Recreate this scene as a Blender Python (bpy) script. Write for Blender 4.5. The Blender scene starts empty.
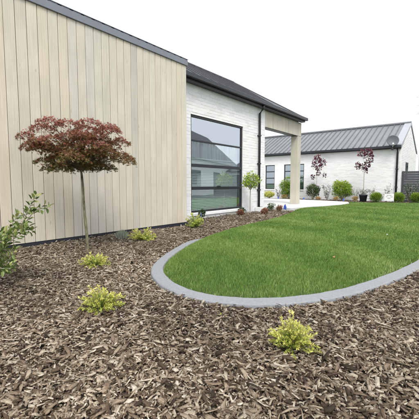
import bpy, bmesh, math, random
import numpy as np
from mathutils import Vector, Matrix
R = math.radians
random.seed(7); rng = np.random.default_rng(11)
sc = bpy.context.scene
col = sc.collection

# ------------------------------------------------------------------ camera
F_PX, HC, YAW, PITCH = 320.0, 0.95, R(39.5), math.atan(25.5/320)
cam_d = bpy.data.cameras.new('camera'); cam = bpy.data.objects.new('camera', cam_d); col.objects.link(cam)
cam_d.sensor_width = 36; cam_d.lens = 36*F_PX/419; cam_d.clip_start = .05; cam_d.clip_end = 2000
cam.location = (0, 0, HC); cam.rotation_euler = (R(90)-PITCH, 0, YAW)
sc.camera = cam
# ------------------------------------------------------------------ sky, sun, exposure (bright overcast)
SUN_EL, SUN_AZ = R(52), R(135)             # azimuth clockwise from +Y: behind the camera, to its right
w = bpy.data.worlds.new('World'); sc.world = w; w.use_nodes = True
nt = w.node_tree; bg = nt.nodes['Background']
sky = nt.nodes.new('ShaderNodeTexSky'); sky.sky_type = 'NISHITA'; sky.sun_disc = False
sky.sun_elevation = SUN_EL; sky.sun_rotation = SUN_AZ; sky.air_density = 1.0; sky.dust_density = 4.0
hs = nt.nodes.new('ShaderNodeHueSaturation'); hs.inputs['Saturation'].default_value = .12
mx = nt.nodes.new('ShaderNodeMix'); mx.data_type = 'RGBA'; mx.inputs[0].default_value = .65
nt.links.new(sky.outputs[0], hs.inputs['Color']); nt.links.new(hs.outputs[0], mx.inputs[6])
mx.inputs[7].default_value = (8.8, 9.1, 9.5, 1)      # the even cloud layer
nt.links.new(mx.outputs[2], bg.inputs['Color']); bg.inputs['Strength'].default_value = .1
sl = bpy.data.lights.new('sun', 'SUN'); sl.energy = 1.3; sl.angle = R(22); sl.color = (1, .965, .91)
sun = bpy.data.objects.new('sun', sl); col.objects.link(sun)
sd = Vector((math.sin(SUN_AZ)*math.cos(SUN_EL), math.cos(SUN_AZ)*math.cos(SUN_EL), math.sin(SUN_EL)))
sun.rotation_euler = sd.to_track_quat('Z', 'Y').to_euler(); sun.location = sd*40
vs = sc.view_settings; vs.view_transform = 'Standard'; vs.look = 'None'; vs.gamma = 1; vs.exposure = 1.03
sc.render.engine = 'CYCLES'

# ------------------------------------------------------------------ pixel helpers (photo is 419 x 419)
_F0 = Vector((-math.sin(YAW), math.cos(YAW), 0)); _R = Vector((math.cos(YAW), math.sin(YAW), 0))
_F = _F0*math.cos(PITCH)-Vector((0, 0, math.sin(PITCH))); _U = _F0*math.sin(PITCH)+Vector((0, 0, math.cos(PITCH)))
def ray(x, y): return _F+_R*((x-209.5)/F_PX)+_U*((209.5-y)/F_PX)
def gnd(x, y, z=0): d = ray(x, y); t = (z-HC)/d.z; return (d.x*t, d.y*t, z)
def at_y(px, Y): d = ray(px, 195); return d.x*Y/d.y

# ------------------------------------------------------------------ tags and mesh helpers
def tag(o, label=None, cat=None, group=None, kind=None):
    if label: o['label'] = label
    if cat: o['category'] = cat
    if group: o['group'] = group
    if kind: o['kind'] = kind
    return o
def link(name, me, parent=None, mat=None):
    o = bpy.data.objects.new(name, me); col.objects.link(o)
    if parent: o.parent = parent
    if mat and me and not me.materials: me.materials.append(mat)
    return o
def empty(name, loc=(0, 0, 0), rz=0):
    o = bpy.data.objects.new(name, None); col.objects.link(o); o.location = loc; o.rotation_euler[2] = rz
    o.empty_display_size = .1
    return o
def np_mesh(name, V, Fs, attrs=None, smooth=False):
    me = bpy.data.meshes.new(name); V = np.ascontiguousarray(V, dtype=np.float32)
    me.vertices.add(len(V)); me.vertices.foreach_set('co', V.ravel())
    idx = np.concatenate([f.ravel() for f in Fs]).astype(np.int32)
    tot = np.concatenate([np.full(len(f), f.shape[1], np.int32) for f in Fs])
    st = np.concatenate([[0], np.cumsum(tot)[:-1]]).astype(np.int32)
    me.loops.add(len(idx)); me.loops.foreach_set('vertex_index', idx)
    me.polygons.add(len(tot)); me.polygons.foreach_set('loop_start', st); me.polygons.foreach_set('loop_total', tot)
    if smooth: me.polygons.foreach_set('use_smooth', np.ones(len(tot), bool))
    for k, v in (attrs or {}).items():
        a = me.attributes.new(k, 'FLOAT', 'POINT'); a.data.foreach_set('value', np.ascontiguousarray(v, dtype=np.float32))
    me.update(calc_edges=True); me.validate()
    return me
class MB:
    """collects simple solids and links them as ONE mesh object"""
    def __init__(s): s.v = []; s.f = []
    def box(s, a, b):
        n = len(s.v); (x0, y0, z0), (x1, y1, z1) = a, b
        s.v += [(x0,y0,z0),(x1,y0,z0),(x1,y1,z0),(x0,y1,z0),(x0,y0,z1),(x1,y0,z1),(x1,y1,z1),(x0,y1,z1)]
        s.f += [tuple(n+i for i in q) for q in ((3,2,1,0),(4,5,6,7),(0,1,5,4),(1,2,6,5),(2,3,7,6),(3,0,4,7))]
        return s
    def poly(s, pts):
        n = len(s.v); s.v += [tuple(p) for p in pts]; s.f.append(tuple(range(n, n+len(pts)))); return s
    def prism(s, pts, off):
        """closed solid: polygon pts extruded by off"""
        n = len(s.v); k = len(pts); o = Vector(off)
        s.v += [tuple(p) for p in pts]+[tuple(Vector(p)+o) for p in pts]
        s.f += [tuple(range(n+k-1, n-1, -1)), tuple(range(n+k, n+2*k))]
        s.f += [(n+i, n+(i+1) % k, n+k+(i+1) % k, n+k+i) for i in range(k)]
        return s
    def tube(s, pts, rad, sides=7, cap=True):
        pts = [Vector(p) for p in pts]; n0 = len(s.v); m = len(pts)
        rad = rad if hasattr(rad, '__len__') else [rad]*m
        for i, p in enumerate(pts):
            t = (pts[min(i+1, m-1)]-pts[max(i-1, 0)]).normalized()
            a = t.orthogonal().normalized() if abs(t.z) > .95 else t.cross(Vector((0, 0, 1))).normalized()
            b = t.cross(a)
            for k in range(sides):
                q = 2*math.pi*k/sides; s.v.append(tuple(p+(a*math.cos(q)+b*math.sin(q))*rad[i]))
        for i in range(m-1):
            for k in range(sides):
                k2 = (k+1) % sides
                s.f.append((n0+i*sides+k, n0+i*sides+k2, n0+(i+1)*sides+k2, n0+(i+1)*sides+k))
        if cap:
            s.f.append(tuple(n0+k for k in range(sides-1, -1, -1))); s.f.append(tuple(n0+(m-1)*sides+k for k in range(sides)))
        return s
    def lathe(s, prof, c=(0, 0, 0), sides=24):
        n0 = len(s.v); m = len(prof)
        for r, z in prof:
            for k in range(sides):
                q = 2*math.pi*k/sides; s.v.append((c[0]+r*math.cos(q), c[1]+r*math.sin(q), c[2]+z))
        for i in range(m-1):
            for k in range(sides):
                k2 = (k+1) % sides
                s.f.append((n0+i*sides+k, n0+i*sides+k2, n0+(i+1)*sides+k2, n0+(i+1)*sides+k))
        return s
    def mesh(s, name, smooth=False, bevel=0):
        me = bpy.data.meshes.new(name); me.from_pydata(s.v, [], s.f)
        bm = bmesh.new(); bm.from_mesh(me); bmesh.ops.recalc_face_normals(bm, faces=bm.faces)
        if bevel: bmesh.ops.bevel(bm, geom=bm.edges[:], offset=bevel, segments=1, affect='EDGES')
        bm.to_mesh(me); bm.free()
        if smooth:
            for p in me.polygons: p.use_smooth = True
        return me
    def build(s, name, mat, parent=None, smooth=False, bevel=0):
        return link(name, s.mesh(name, smooth, bevel), parent, mat)

def face_up(o):
    bm = bmesh.new(); bm.from_mesh(o.data); bmesh.ops.reverse_faces(bm, faces=[f for f in bm.faces if f.normal.z < 0]); bm.to_mesh(o.data); bm.free()
# ------------------------------------------------------------------ materials
def newmat(name):
    m = bpy.data.materials.new(name); m.use_nodes = True
    t = m.node_tree; return m, t, t.nodes['Principled BSDF']
def N(t, kind, **kw):
    n = t.nodes.new('ShaderNode'+kind)
    for k, v in kw.items(): setattr(n, k, v)
    return n
def ramp(t, stops):
    r = N(t, 'ValToRGB'); e = r.color_ramp.elements
    while len(e) < len(stops): e.new(.5)
    for i, (p, c) in enumerate(stops): e[i].position = p; e[i].color = (*c, 1)
    return r
def plain(name, c, rough=.6, metal=0, var=.12, scale=6, bump=0, bscale=60, stretch=None, spec=.5):
    """base colour with soft mottling and fine relief"""
    m, t, b = newmat(name); L = t.links
    tc = N(t, 'TexCoord'); src = tc.outputs['Object']
    if stretch:
        mp = N(t, 'Mapping'); mp.inputs['Scale'].default_value = stretch; L.new(src, mp.inputs[0]); src = mp.outputs[0]
    n1 = N(t, 'TexNoise'); n1.inputs['Scale'].default_value = scale; n1.inputs['Detail'].default_value = 6; L.new(src, n1.inputs['Vector'])
    lo = [x*(1-var) for x in c]; hi = [min(1, x*(1+var)) for x in c]
    r = ramp(t, [(.3, lo), (.7, hi)]); L.new(n1.outputs['Fac'], r.inputs[0]); L.new(r.outputs[0], b.inputs['Base Color'])
    b.inputs['Roughness'].default_value = rough; b.inputs['Metallic'].default_value = metal; b.inputs['Specular IOR Level'].default_value = spec
    if bump:
        n2 = N(t, 'TexNoise'); n2.inputs['Scale'].default_value = bscale; n2.inputs['Detail'].default_value = 5; L.new(src, n2.inputs['Vector'])
        bp = N(t, 'Bump'); bp.inputs['Strength'].default_value = bump; bp.inputs['Distance'].default_value = .01
        L.new(n2.outputs['Fac'], bp.inputs['Height']); L.new(bp.outputs[0], b.inputs['Normal'])
    return m
def board_mat(name):
    """pale weathered timber: tone differs from board to board, grain runs up"""
    m, t, b = newmat(name); L = t.links
    oi = N(t, 'ObjectInfo'); tc = N(t, 'TexCoord')
    r = ramp(t, [(0, (.49, .465, .40)), (.2, (.59, .55, .46)), (.4, (.63, .58, .475)), (.6, (.545, .52, .455)), (.8, (.62, .55, .44)), (1, (.57, .535, .455))])
    L.new(oi.outputs['Random'], r.inputs[0])
    ad = N(t, 'VectorMath', operation='ADD'); cb = N(t, 'CombineXYZ'); mu = N(t, 'Math', operation='MULTIPLY'); mu.inputs[1].default_value = 37
    L.new(oi.outputs['Random'], mu.inputs[0])
    for i in range(3): L.new(mu.outputs[0], cb.inputs[i])
    L.new(tc.outputs['Object'], ad.inputs[0]); L.new(cb.outputs[0], ad.inputs[1])
    mp = N(t, 'Mapping'); mp.inputs['Scale'].default_value = (30, 30, .7); L.new(ad.outputs[0], mp.inputs[0])
    n1 = N(t, 'TexNoise'); n1.inputs['Scale'].default_value = 3; n1.inputs['Detail'].default_value = 7; n1.inputs['Distortion'].default_value = .4
    L.new(mp.outputs[0], n1.inputs['Vector'])
    gr = ramp(t, [(.3, (.86, .85, .84)), (.62, (1, 1, 1))]); L.new(n1.outputs['Fac'], gr.inputs[0])
    n2 = N(t, 'TexNoise'); n2.inputs['Scale'].default_value = 1.6; n2.inputs['Detail'].default_value = 4; L.new(ad.outputs[0], n2.inputs['Vector'])
    g2 = ramp(t, [(.35, (.88, .89, .9)), (.65, (1, 1, 1))]); L.new(n2.outputs['Fac'], g2.inputs[0])
    vo = N(t, 'TexVoronoi'); mp2 = N(t, 'Mapping'); mp2.inputs['Scale'].default_value = (9, 9, 2.2); L.new(ad.outputs[0], mp2.inputs[0]); L.new(mp2.outputs[0], vo.inputs['Vector']); vo.inputs['Scale'].default_value = 1
    kn = ramp(t, [(.0, (.62, .55, .46)), (.09, (1, 1, 1))]); L.new(vo.outputs['Distance'], kn.inputs[0])   # small knots
    cur = r.outputs[0]
    for g in (gr, g2, kn):
        x = N(t, 'Mix', data_type='RGBA', blend_type='MULTIPLY'); x.inputs[0].default_value = 1
        L.new(cur, x.inputs[6]); L.new(g.outputs[0], x.inputs[7]); cur = x.outputs[2]
    L.new(cur, b.inputs['Base Color']); b.inputs['Roughness'].default_value = .75; b.inputs['Specular IOR Level'].default_value = .25
    bp = N(t, 'Bump'); bp.inputs['Strength'].default_value = .25; bp.inputs['Distance'].default_value = .004
    L.new(n1.outputs['Fac'], bp.inputs['Height']); L.new(bp.outputs[0], b.inputs['Normal'])
    return m
def island_mat(name, stops, rough=.8, trans=0, tone=False, spec=.3, vary=.35, grain=None, patch=None):
    """colour per leaf / chip / blade; tone attribute picks the hue range"""
    m, t, b = newmat(name); L = t.links
    ge = N(t, 'NewGeometry'); fac = ge.outputs['Random Per Island']
    if tone:
        at = N(t, 'Attribute'); at.attribute_name = 'tone'
        a = N(t, 'Math', operation='MULTIPLY_ADD'); a.inputs[1].default_value = vary; a.inputs[2].default_value = -vary/2
        L.new(fac, a.inputs[0]); s = N(t, 'Math', operation='ADD', use_clamp=True); L.new(a.outputs[0], s.inputs[0]); L.new(at.outputs['Fac'], s.inputs[1]); fac = s.outputs[0]
    r = ramp(t, stops); L.new(fac, r.inputs[0]); cur = r.outputs[0]
    for sc_, lo in [x for x in (grain, patch) if x]:
        tc = N(t, 'TexCoord'); n = N(t, 'TexNoise'); n.inputs['Scale'].default_value = sc_; n.inputs['Detail'].default_value = 5
        L.new(tc.outputs['Object'], n.inputs['Vector'])
        rr = ramp(t, [(.3, (lo, lo, lo)), (.68, (1, 1, 1))]); L.new(n.outputs['Fac'], rr.inputs[0])
        x = N(t, 'Mix', data_type='RGBA', blend_type='MULTIPLY'); x.inputs[0].default_value = 1
        L.new(cur, x.inputs[6]); L.new(rr.outputs[0], x.inputs[7]); cur = x.outputs[2]
    L.new(cur, b.inputs['Base Color']); b.inputs['Roughness'].default_value = rough; b.inputs['Specular IOR Level'].default_value = spec
    if trans:
        tr = N(t, 'BsdfTranslucent'); L.new(cur, tr.inputs['Color']); ms = N(t, 'MixShader'); ms.inputs[0].default_value = trans
        out = t.nodes['Material Output']; L.new(b.outputs[0], ms.inputs[1]); L.new(tr.outputs[0], ms.inputs[2]); L.new(ms.outputs[0], out.inputs['Surface'])
    return m
def add_grain(m, lo):
    t = m.node_tree; L = t.links; b = t.nodes['Principled BSDF']; src = b.inputs['Base Color'].links[0].from_socket
    at = N(t, 'Attribute'); at.attribute_name = 'acr'; n = N(t, 'TexNoise', noise_dimensions='1D'); n.inputs['Scale'].default_value = 1; n.inputs['Detail'].default_value = 3
    L.new(at.outputs['Fac'], n.inputs['W']); r = ramp(t, [(.34, (lo, lo*.97, lo*.93)), (.6, (1, 1, 1))]); L.new(n.outputs['Fac'], r.inputs[0])
    x = N(t, 'Mix', data_type='RGBA', blend_type='MULTIPLY'); x.inputs[0].default_value = 1
    L.new(src, x.inputs[6]); L.new(r.outputs[0], x.inputs[7]); L.new(x.outputs[2], b.inputs['Base Color'])
    bp = N(t, 'Bump'); bp.inputs['Strength'].default_value = .5; bp.inputs['Distance'].default_value = .002; L.new(n.outputs['Fac'], bp.inputs['Height']); L.new(bp.outputs[0], b.inputs['Normal'])
def glass_mat(name, refl, tint):
    m, t, b = newmat(name); L = t.links; t.nodes.remove(b)
    g = N(t, 'BsdfGlossy'); g.inputs['Roughness'].default_value = .0; g.inputs['Color'].default_value = (.86, .91, .97, 1)
    tr = N(t, 'BsdfTransparent'); tr.inputs['Color'].default_value = (*tint, 1)
    tc = N(t, 'TexCoord'); n = N(t, 'TexNoise'); n.inputs['Scale'].default_value = 1.3; L.new(tc.outputs['Object'], n.inputs['Vector'])
    bp = N(t, 'Bump'); bp.inputs['Strength'].default_value = .02; bp.inputs['Distance'].default_value = .02; L.new(n.outputs['Fac'], bp.inputs['Height']); L.new(bp.outputs[0], g.inputs['Normal'])
    ms = N(t, 'MixShader'); ms.inputs[0].default_value = refl
    L.new(tr.outputs[0], ms.inputs[1]); L.new(g.outputs[0], ms.inputs[2]); L.new(ms.outputs[0], t.nodes['Material Output'].inputs['Surface'])
    return m
M = {}
M['board'] = board_mat('pale_timber')
M['brick'] = island_mat('painted_white_brick', [(0, (.74, .74, .75)), (.2, (.82, .82, .825)), (.8, (.85, .85, .85)), (1, (.79, .78, .765))], rough=.7, grain=(40, .92), patch=(1.1, .94))
M['mortar'] = plain('pale_mortar', (.80, .80, .80), .9, var=.05, bump=.4, bscale=150)
M['sill'] = plain('white_sill', (.76, .76, .75), .7, var=.06, bump=.2, bscale=90)
M['grey_metal'] = plain('grey_painted_steel', (.165, .18, .215), .45, var=.06)
M['dark_metal'] = plain('charcoal_painted_metal', (.022, .024, .029), .42, var=.1)
M['roof_dark'] = plain('dark_roof_sheet', (.05, .052, .06), .5, var=.1, scale=3)
M['roof_grey'] = plain('grey_roof_sheet', (.20, .205, .217), .5, metal=.25, var=.1, scale=1.2)
M['roof_rib'] = plain('shade_toned_roof_rib', (.135, .14, .152), .5, metal=.25, var=.1, scale=2)  # darker than the sheet: the ribs' shaded sides are put into the colour
M['barge'] = plain('pale_barge', (.33, .34, .37), .5, var=.05)
M['base'] = plain('black_base_flashing', (.018, .02, .028), .6, var=.2)
M['concrete'] = plain('kerb_concrete', (.245, .255, .272), .88, var=.11, scale=55, bump=.5, bscale=300)
M['patio'] = plain('pale_patio_concrete', (.56, .555, .545), .85, var=.06, scale=2.5, bump=.25, bscale=160)
M['soil'] = plain('dark_soil', (.045, .033, .025), .95, var=.4, scale=30, bump=.8, bscale=90)
M['lawn_soil'] = plain('lawn_soil', (.05, .085, .022), .95, var=.35, scale=12, bump=.6, bscale=60)
M['far_ground'] = plain('far_grass_ground', (.09, .13, .045), .95, var=.25, scale=.3, bump=.3, bscale=8)
M['room'] = plain('room_plaster', (.7, .7, .69), .9, var=.04)
M['carpet'] = plain('room_carpet', (.16, .15, .14), .95, var=.1)
M['glass'] = glass_mat('window_glass', .33, (.93, .97, .97))
M['far_glass'] = glass_mat('far_window_glass', .3, (.6, .68, .7))
M['blind'] = plain('pale_blind_slat', (.80, .83, .82), .5, var=.03)
M['curtain'] = plain('sheer_curtain', (.6, .63, .62), .9, var=.3, scale=12, stretch=(1, 1, .05))
M['bark'] = plain('grey_green_bark', (.15, .14, .085), .9, var=.6, scale=30, bump=.8, bscale=70, stretch=(1, 1, .4))
M['pale_bark'] = plain('pale_bark', (.33, .29, .235), .9, var=.25, scale=18, bump=.6, bscale=70)
M['twig'] = plain('olive_twig', (.30, .27, .13), .8, var=.25)
M['pot'] = plain('charcoal_pot', (.035, .042, .055), .5, var=.12)
M['dish'] = plain('grey_dish', (.085, .095, .11), .6, var=.06)
M['white_plastic'] = plain('white_plastic', (.78, .78, .78), .4, var=.02)
M['blue'] = plain('blue_plastic', (.08, .17, .72), .4, var=.05)
M['ink'] = plain('grey_ink', (.25, .26, .3), .7, var=.05)
M['fence'] = plain('charcoal_fence', (.065, .068, .078), .6, var=.15, scale=4, stretch=(.3, 1, 4))
M['antenna'] = plain('pale_aluminium', (.6, .6, .62), .4, metal=.3, var=.03)
M['dead_leaf'] = plain('dead_leaf', (.35, .2, .08), .8, var=.2)
M['chip'] = island_mat('bark_chips', [(0, (.045, .031, .020)), (.19, (.13, .09, .059)), (.41, (.275, .202, .14)), (.67, (.445, .355, .258)), (.87, (.61, .52, .40)), (1, (.80, .715, .59))], rough=.85, grain=(120, .6), patch=(.8, .58), spec=.2)
add_grain(M['chip'], .55)
M['grass'] = island_mat('grass_blades', [(0, (.068, .143, .025)), (.35, (.148, .258, .05)), (.7, (.235, .355, .085)), (.92, (.34, .43, .15)), (1, (.50, .53, .28))], rough=.5, trans=.3, tone=True, vary=.75, spec=.35)
def leafm(name, stops, trans=.3, vary=.4, rough=.5): return island_mat(name, stops, rough=rough, trans=trans, tone=True, vary=vary, spec=.3)
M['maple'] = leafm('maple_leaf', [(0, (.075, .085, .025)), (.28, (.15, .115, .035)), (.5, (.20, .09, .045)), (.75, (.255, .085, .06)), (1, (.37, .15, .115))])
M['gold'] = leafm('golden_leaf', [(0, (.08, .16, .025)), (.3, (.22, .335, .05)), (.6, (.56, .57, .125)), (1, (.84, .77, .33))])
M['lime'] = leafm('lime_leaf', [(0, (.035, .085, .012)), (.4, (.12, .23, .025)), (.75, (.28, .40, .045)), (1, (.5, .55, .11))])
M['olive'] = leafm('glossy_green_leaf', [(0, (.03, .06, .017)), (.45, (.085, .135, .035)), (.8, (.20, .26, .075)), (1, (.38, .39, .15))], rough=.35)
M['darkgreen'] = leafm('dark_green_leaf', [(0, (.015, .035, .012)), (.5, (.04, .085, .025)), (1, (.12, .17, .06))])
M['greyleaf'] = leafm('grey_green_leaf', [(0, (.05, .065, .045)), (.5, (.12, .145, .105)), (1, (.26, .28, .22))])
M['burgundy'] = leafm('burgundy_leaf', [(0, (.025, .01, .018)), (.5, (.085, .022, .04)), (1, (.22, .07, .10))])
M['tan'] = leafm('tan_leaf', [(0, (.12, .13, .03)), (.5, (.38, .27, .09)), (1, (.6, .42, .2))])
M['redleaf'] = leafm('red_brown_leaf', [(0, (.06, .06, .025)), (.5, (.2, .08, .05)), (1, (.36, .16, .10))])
M['silver'] = leafm('silver_grass_leaf', [(0, (.34, .40, .29)), (1, (.66, .70, .58))])

# ------------------------------------------------------------------ leaves
SHAPES = {
 'oval': ([(0,0,0),(.32,.5,.10),(.74,.38,.08),(1,0,-.05),(.74,-.38,.08),(.32,-.5,.10)], [(0,3,2,1),(0,5,4,3)]),
 'needle': ([(0,0,0),(.4,.5,.06),(1,0,-.06),(.4,-.5,.06)], [(0,2,1),(0,3,2)]),
}
def _maple():
    v = [(0, 0, 0)]; f = []
    tips = [(-112, .5), (-55, .85), (0, 1.0), (55, .85), (112, .5)]; va = [-140, -84, -28, 28, 84, 140]
    for a in va: v.append((.3*math.cos(R(a)), .3*math.sin(R(a)), .03))
    for a, l in tips: v.append((l*math.cos(R(a)), l*math.sin(R(a)), -.10))
    for i in range(5): f.append((0, 1+i, 7+i, 2+i))
    return v, f
SHAPES['maple'] = _maple()
def unit(a): return a/np.maximum(np.linalg.norm(a, axis=1, keepdims=True), 1e-9)
def leaf_mesh(name, P, D, Nn, L, W, shape, tone):
    """P base points, D growth directions, Nn rough normals; one small folded leaf each"""
    T, Fc = SHAPES[shape]; T = np.array(T); k = len(T); n = len(P)
    D = unit(D); S = unit(np.cross(Nn, D)); Z = np.cross(D, S)
    V = (P[:, None]+D[:, None]*(T[None, :, 0:1]*L[:, None, None])+S[:, None]*(T[None, :, 1:2]*W[:, None, None])+Z[:, None]*(T[None, :, 2:3]*L[:, None, None]))
    off = (np.arange(n)*k)[:, None, None]
    fa = np.array(Fc)[None]+off
    return np_mesh(name, V.reshape(-1, 3), [fa.reshape(-1, len(Fc[0]))], {'tone': np.repeat(tone, k)})

# ================================================================== SETTING
def gz(x, y): return .012*np.sin(1.7*x+.6)*np.sin(1.3*y+1.1)+.009*np.sin(4.1*x-2.3*y)+.006*np.sin(7.3*y+3.1*x)
def catmull(P, per=14, closed=False):
    P = [Vector(p) for p in P]; n = len(P); out = []
    for i in range(n if closed else n-1):
        g = (lambda j: P[j % n]) if closed else (lambda j: P[max(0, min(n-1, j))])
        a, b, c, d = g(i-1), g(i), g(i+1), g(i+2)
        for k in range(per):
            t = k/per
            out.append(.5*((2*b)+(c-a)*t+(2*a-5*b+4*c-d)*t*t+(3*b-a-3*c+d)*t**3))
    if not closed: out.append(P[-1])
    return out
KC = [(-4.86, 10.52), (-4.48, 9.4), (-4.02, 7.1), (-3.86, 5.5), (-3.68, 4.6), (-3.42, 3.75), (-3.10, 3.05), (-2.80, 2.53), (-2.49, 2.18), (-2.07, 1.955), (-1.66, 1.915),
      (-1.30, 2.07), (-1.02, 2.36), (-.79, 2.79), (-.615, 3.38), (-.47, 4.1), (-.33, 5.2), (-.22, 6.5), (-.05, 9), (.1, 12), (.0, 14.5)]
kc = catmull([(x, y, 0) for x, y in KC], 10)
# kerb: bevelled strip of cast concrete swept along the lawn's edge; outside lies on the left of travel reversed
prof = [(-.078, -.03), (-.074, .034), (-.071, .041), (-.062, .047), (.04, .054), (.051, .05), (.056, .04), (.06, -.02)]
def kerb_drop(p):      # on the house side the kerb sinks under the banked-up bark
    t = max(0, min(1, (p.y-3.5)/1.3)) if p.x < -3 else 0
    return .075*t*t*(3-2*t)
kv = []; kf = []
for i, p in enumerate(kc):
    t = (kc[min(i+1, len(kc)-1)]-kc[max(i-1, 0)]).normalized(); inn = Vector((-t.y, t.x, 0))     # lawn side
    wob = .0016*math.sin(i*.9)+.0012*math.sin(i*2.3)
    for a, z in prof: q = p+inn*(a+wob*.6); kv.append((q.x, q.y, z+(wob*.5 if z > 0 else 0)-kerb_drop(p)))
k = len(prof)
for i in range(len(kc)-1):
    for j in range(k-1): kf.append((i*k+j, i*k+j+1, (i+1)*k+j+1, (i+1)*k+j))
me = bpy.data.meshes.new('lawn_kerb'); me.from_pydata(kv, [], kf+[tuple(range(k)), tuple(range(len(kv)-k, len(kv)))][:2])
bm = bmesh.new(); bm.from_mesh(me); bmesh.ops.recalc_face_normals(bm, faces=bm.faces); bm.to_mesh(me); bm.free()
kerb = link('lawn_kerb', me, None, M['concrete']); tag(kerb, kind='structure')

# lawn outline: inside of the kerb, then the far bed and the patio edge
inner = []
for i, p in enumerate(kc):
    t = (kc[min(i+1, len(kc)-1)]-kc[max(i-1, 0)]).normalized(); inner.append(p+Vector((-t.y, t.x, 0))*.052)
LAWN = [(p.x, p.y) for p in inner]+[(.0, 16.6), (-.5, 17.35), (-2.2, 17.3), (-3.4, 16.75), (-4.55, 16.0), (-4.32, 15.2), (-4.26, 14.2), (-4.45, 13.2), (-4.78, 12.0), (-4.93, 11.2)]
LP = np.array(LAWN)
def in_poly(x, y, P):
    c = np.zeros(len(x), bool); j = len(P)-1
    for i in range(len(P)):
        (xi, yi), (xj, yj) = P[i], P[j]
        c ^= ((yi > y) != (yj > y)) & (x < (xj-xi)*(y-yi)/((yj-yi) or 1e-12)+xi); j = i
    return c
def edge_dist(x, y, P):
    d = np.full(len(x), 1e9)
    for i in range(len(P)):
        a = P[i]; b = P[(i+1) % len(P)]; ab = b-a; q = ((x-a[0])*ab[0]+(y-a[1])*ab[1])/(ab@ab+1e-12); q = np.clip(q, 0, 1)
        d = np.minimum(d, np.hypot(x-a[0]-q*ab[0], y-a[1]-q*ab[1]))
    return d
GX = np.arange(-5.2, .6, .08); GY = np.arange(1.7, 17.7, .08)
gxx, gyy = np.meshgrid(GX, GY, indexing='ij'); LPs = LP[::2]
ed = edge_dist(gxx.ravel(), gyy.ravel(), LPs).reshape(gxx.shape); ins = in_poly(gxx.ravel(), gyy.ravel(), LP).reshape(gxx.shape)
LZ = np.where(ins, .035+.085*(1-np.exp(-ed/.35)), .03-np.minimum(ed*.5, .05))+.006*np.sin(3*gxx+gyy)*np.sin(2.2*gyy)
def lawn_z(x, y):
    u = np.clip((x-GX[0])/.08, 0, len(GX)-1.001); v = np.clip((y-GY[0])/.08, 0, len(GY)-1.001); i = u.astype(int); j = v.astype(int); a = u-i; b = v-j
    return LZ[i, j]*(1-a)*(1-b)+LZ[i+1, j]*a*(1-b)+LZ[i, j+1]*(1-a)*b+LZ[i+1, j+1]*a*b
ni, nj = gxx.shape; ii, jj = np.meshgrid(np.arange(ni-1), np.arange(nj-1), indexing='ij'); keep = (ins[:-1, :-1] | ins[1:, 1:] | ins[1:, :-1] | ins[:-1, 1:])
q = np.stack([ii*nj+jj, (ii+1)*nj+jj, (ii+1)*nj+jj+1, ii*nj+jj+1], -1)[keep]
lawn = link('lawn', np_mesh('lawn', np.stack([gxx, gyy, LZ-.012], -1).reshape(-1, 3), [q], smooth=True), None, M['lawn_soil']); tag(lawn, kind='structure')

# garden bed sheet under the bark
bx = np.arange(-6.0, 5.01, .1); by = np.arange(-4, 12.01, .1); X, Y = np.meshgrid(bx, by, indexing='ij'); ni, nj = X.shape
ii, jj = np.meshgrid(np.arange(ni-1), np.arange(nj-1), indexing='ij'); q = np.stack([ii*nj+jj, (ii+1)*nj+jj, (ii+1)*nj+jj+1, ii*nj+jj+1], -1).reshape(-1, 4)
bed = link('garden_bed', np_mesh('garden_bed', np.stack([X, Y, gz(X, Y)-.004], -1).reshape(-1, 3), [q], smooth=True), None, M['soil']); tag(bed, kind='structure')
g = MB().poly([(-600, -600, -.06), (600, -600, -.06), (600, 600, -.06), (-600, 600, -.06)]).build('ground', M['far_ground']); tag(g, kind='structure')
# patio slab and far bed
PAT = [(-12.5, 10.66), (-5.0, 10.66), (-4.93, 11.2), (-4.78, 12.0), (-4.45, 13.2), (-4.27, 14.2), (-4.33, 15.2), (-4.6, 16.02), (-5.3, 16.42), (-6.6, 16.75), (-8.2, 16.95), (-12.5, 16.95)]
pm = MB().prism([(x, y, -.05) for x, y in PAT], (0, 0, .145)).build('patio', M['patio'], bevel=.008); tag(pm, kind='structure')
FB = [(-12.5, 16.96), (-8.2, 16.96), (-6.6, 16.76), (-5.3, 16.43), (-4.6, 16.03), (-4.5, 16.06), (-3.35, 16.8), (-2.2, 17.35), (-.5, 17.4), (6, 17.4), (6, 19.5), (-2.0, 19.5), (-12.5, 18.6)]
fb = MB().prism([(x, y, -.04) for x, y in FB], (0, 0, .085)).build('far_garden_bed', M['soil']); tag(fb, kind='structure')
print('setting done')

# ================================================================== BARK CHIPS (stuff)
_o = [kc[i]-Vector((-(kc[min(i+1, len(kc)-1)]-kc[max(i-1, 0)]).normalized().y, (kc[min(i+1, len(kc)-1)]-kc[max(i-1, 0)]).normalized().x, 0))*(.078-1.7*kerb_drop(kc[i])) for i in range(len(kc))]
KP = np.array([(p.x, p.y) for p in _o]+[(-.2, 17), (-4.5, 16), (-4.3, 14), (-4.9, 11)])
def chip_field(n, xr, yr, dens, seed):
    r = np.random.default_rng(seed); x = r.uniform(*xr, n); y = r.uniform(*yr, n)
    k = (r.random(n) < dens(x, y)) & ~in_poly(x, y, KP)
    x, y = x[k], y[k]
    return x, y
def in_view(x, y):
    f = x*_F0.x+y*_F0.y; s = x*_R.x+y*_R.y
    return (f > .5) & (np.abs(s) < .85*f+.5)
def chip_dens(x, y):
    d = np.hypot(x, y); v = in_view(x, y)
    return np.where(v, np.clip((3.0/np.maximum(d, .1))**1.1, .3, 1), .14)*((d > .0))
XR, YR = (-5.08, 2.6), (-1.6, 10.6)
cx, cy = chip_field(int(9800*(XR[1]-XR[0])*(YR[1]-YR[0])), XR, YR, chip_dens, 3)
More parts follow.
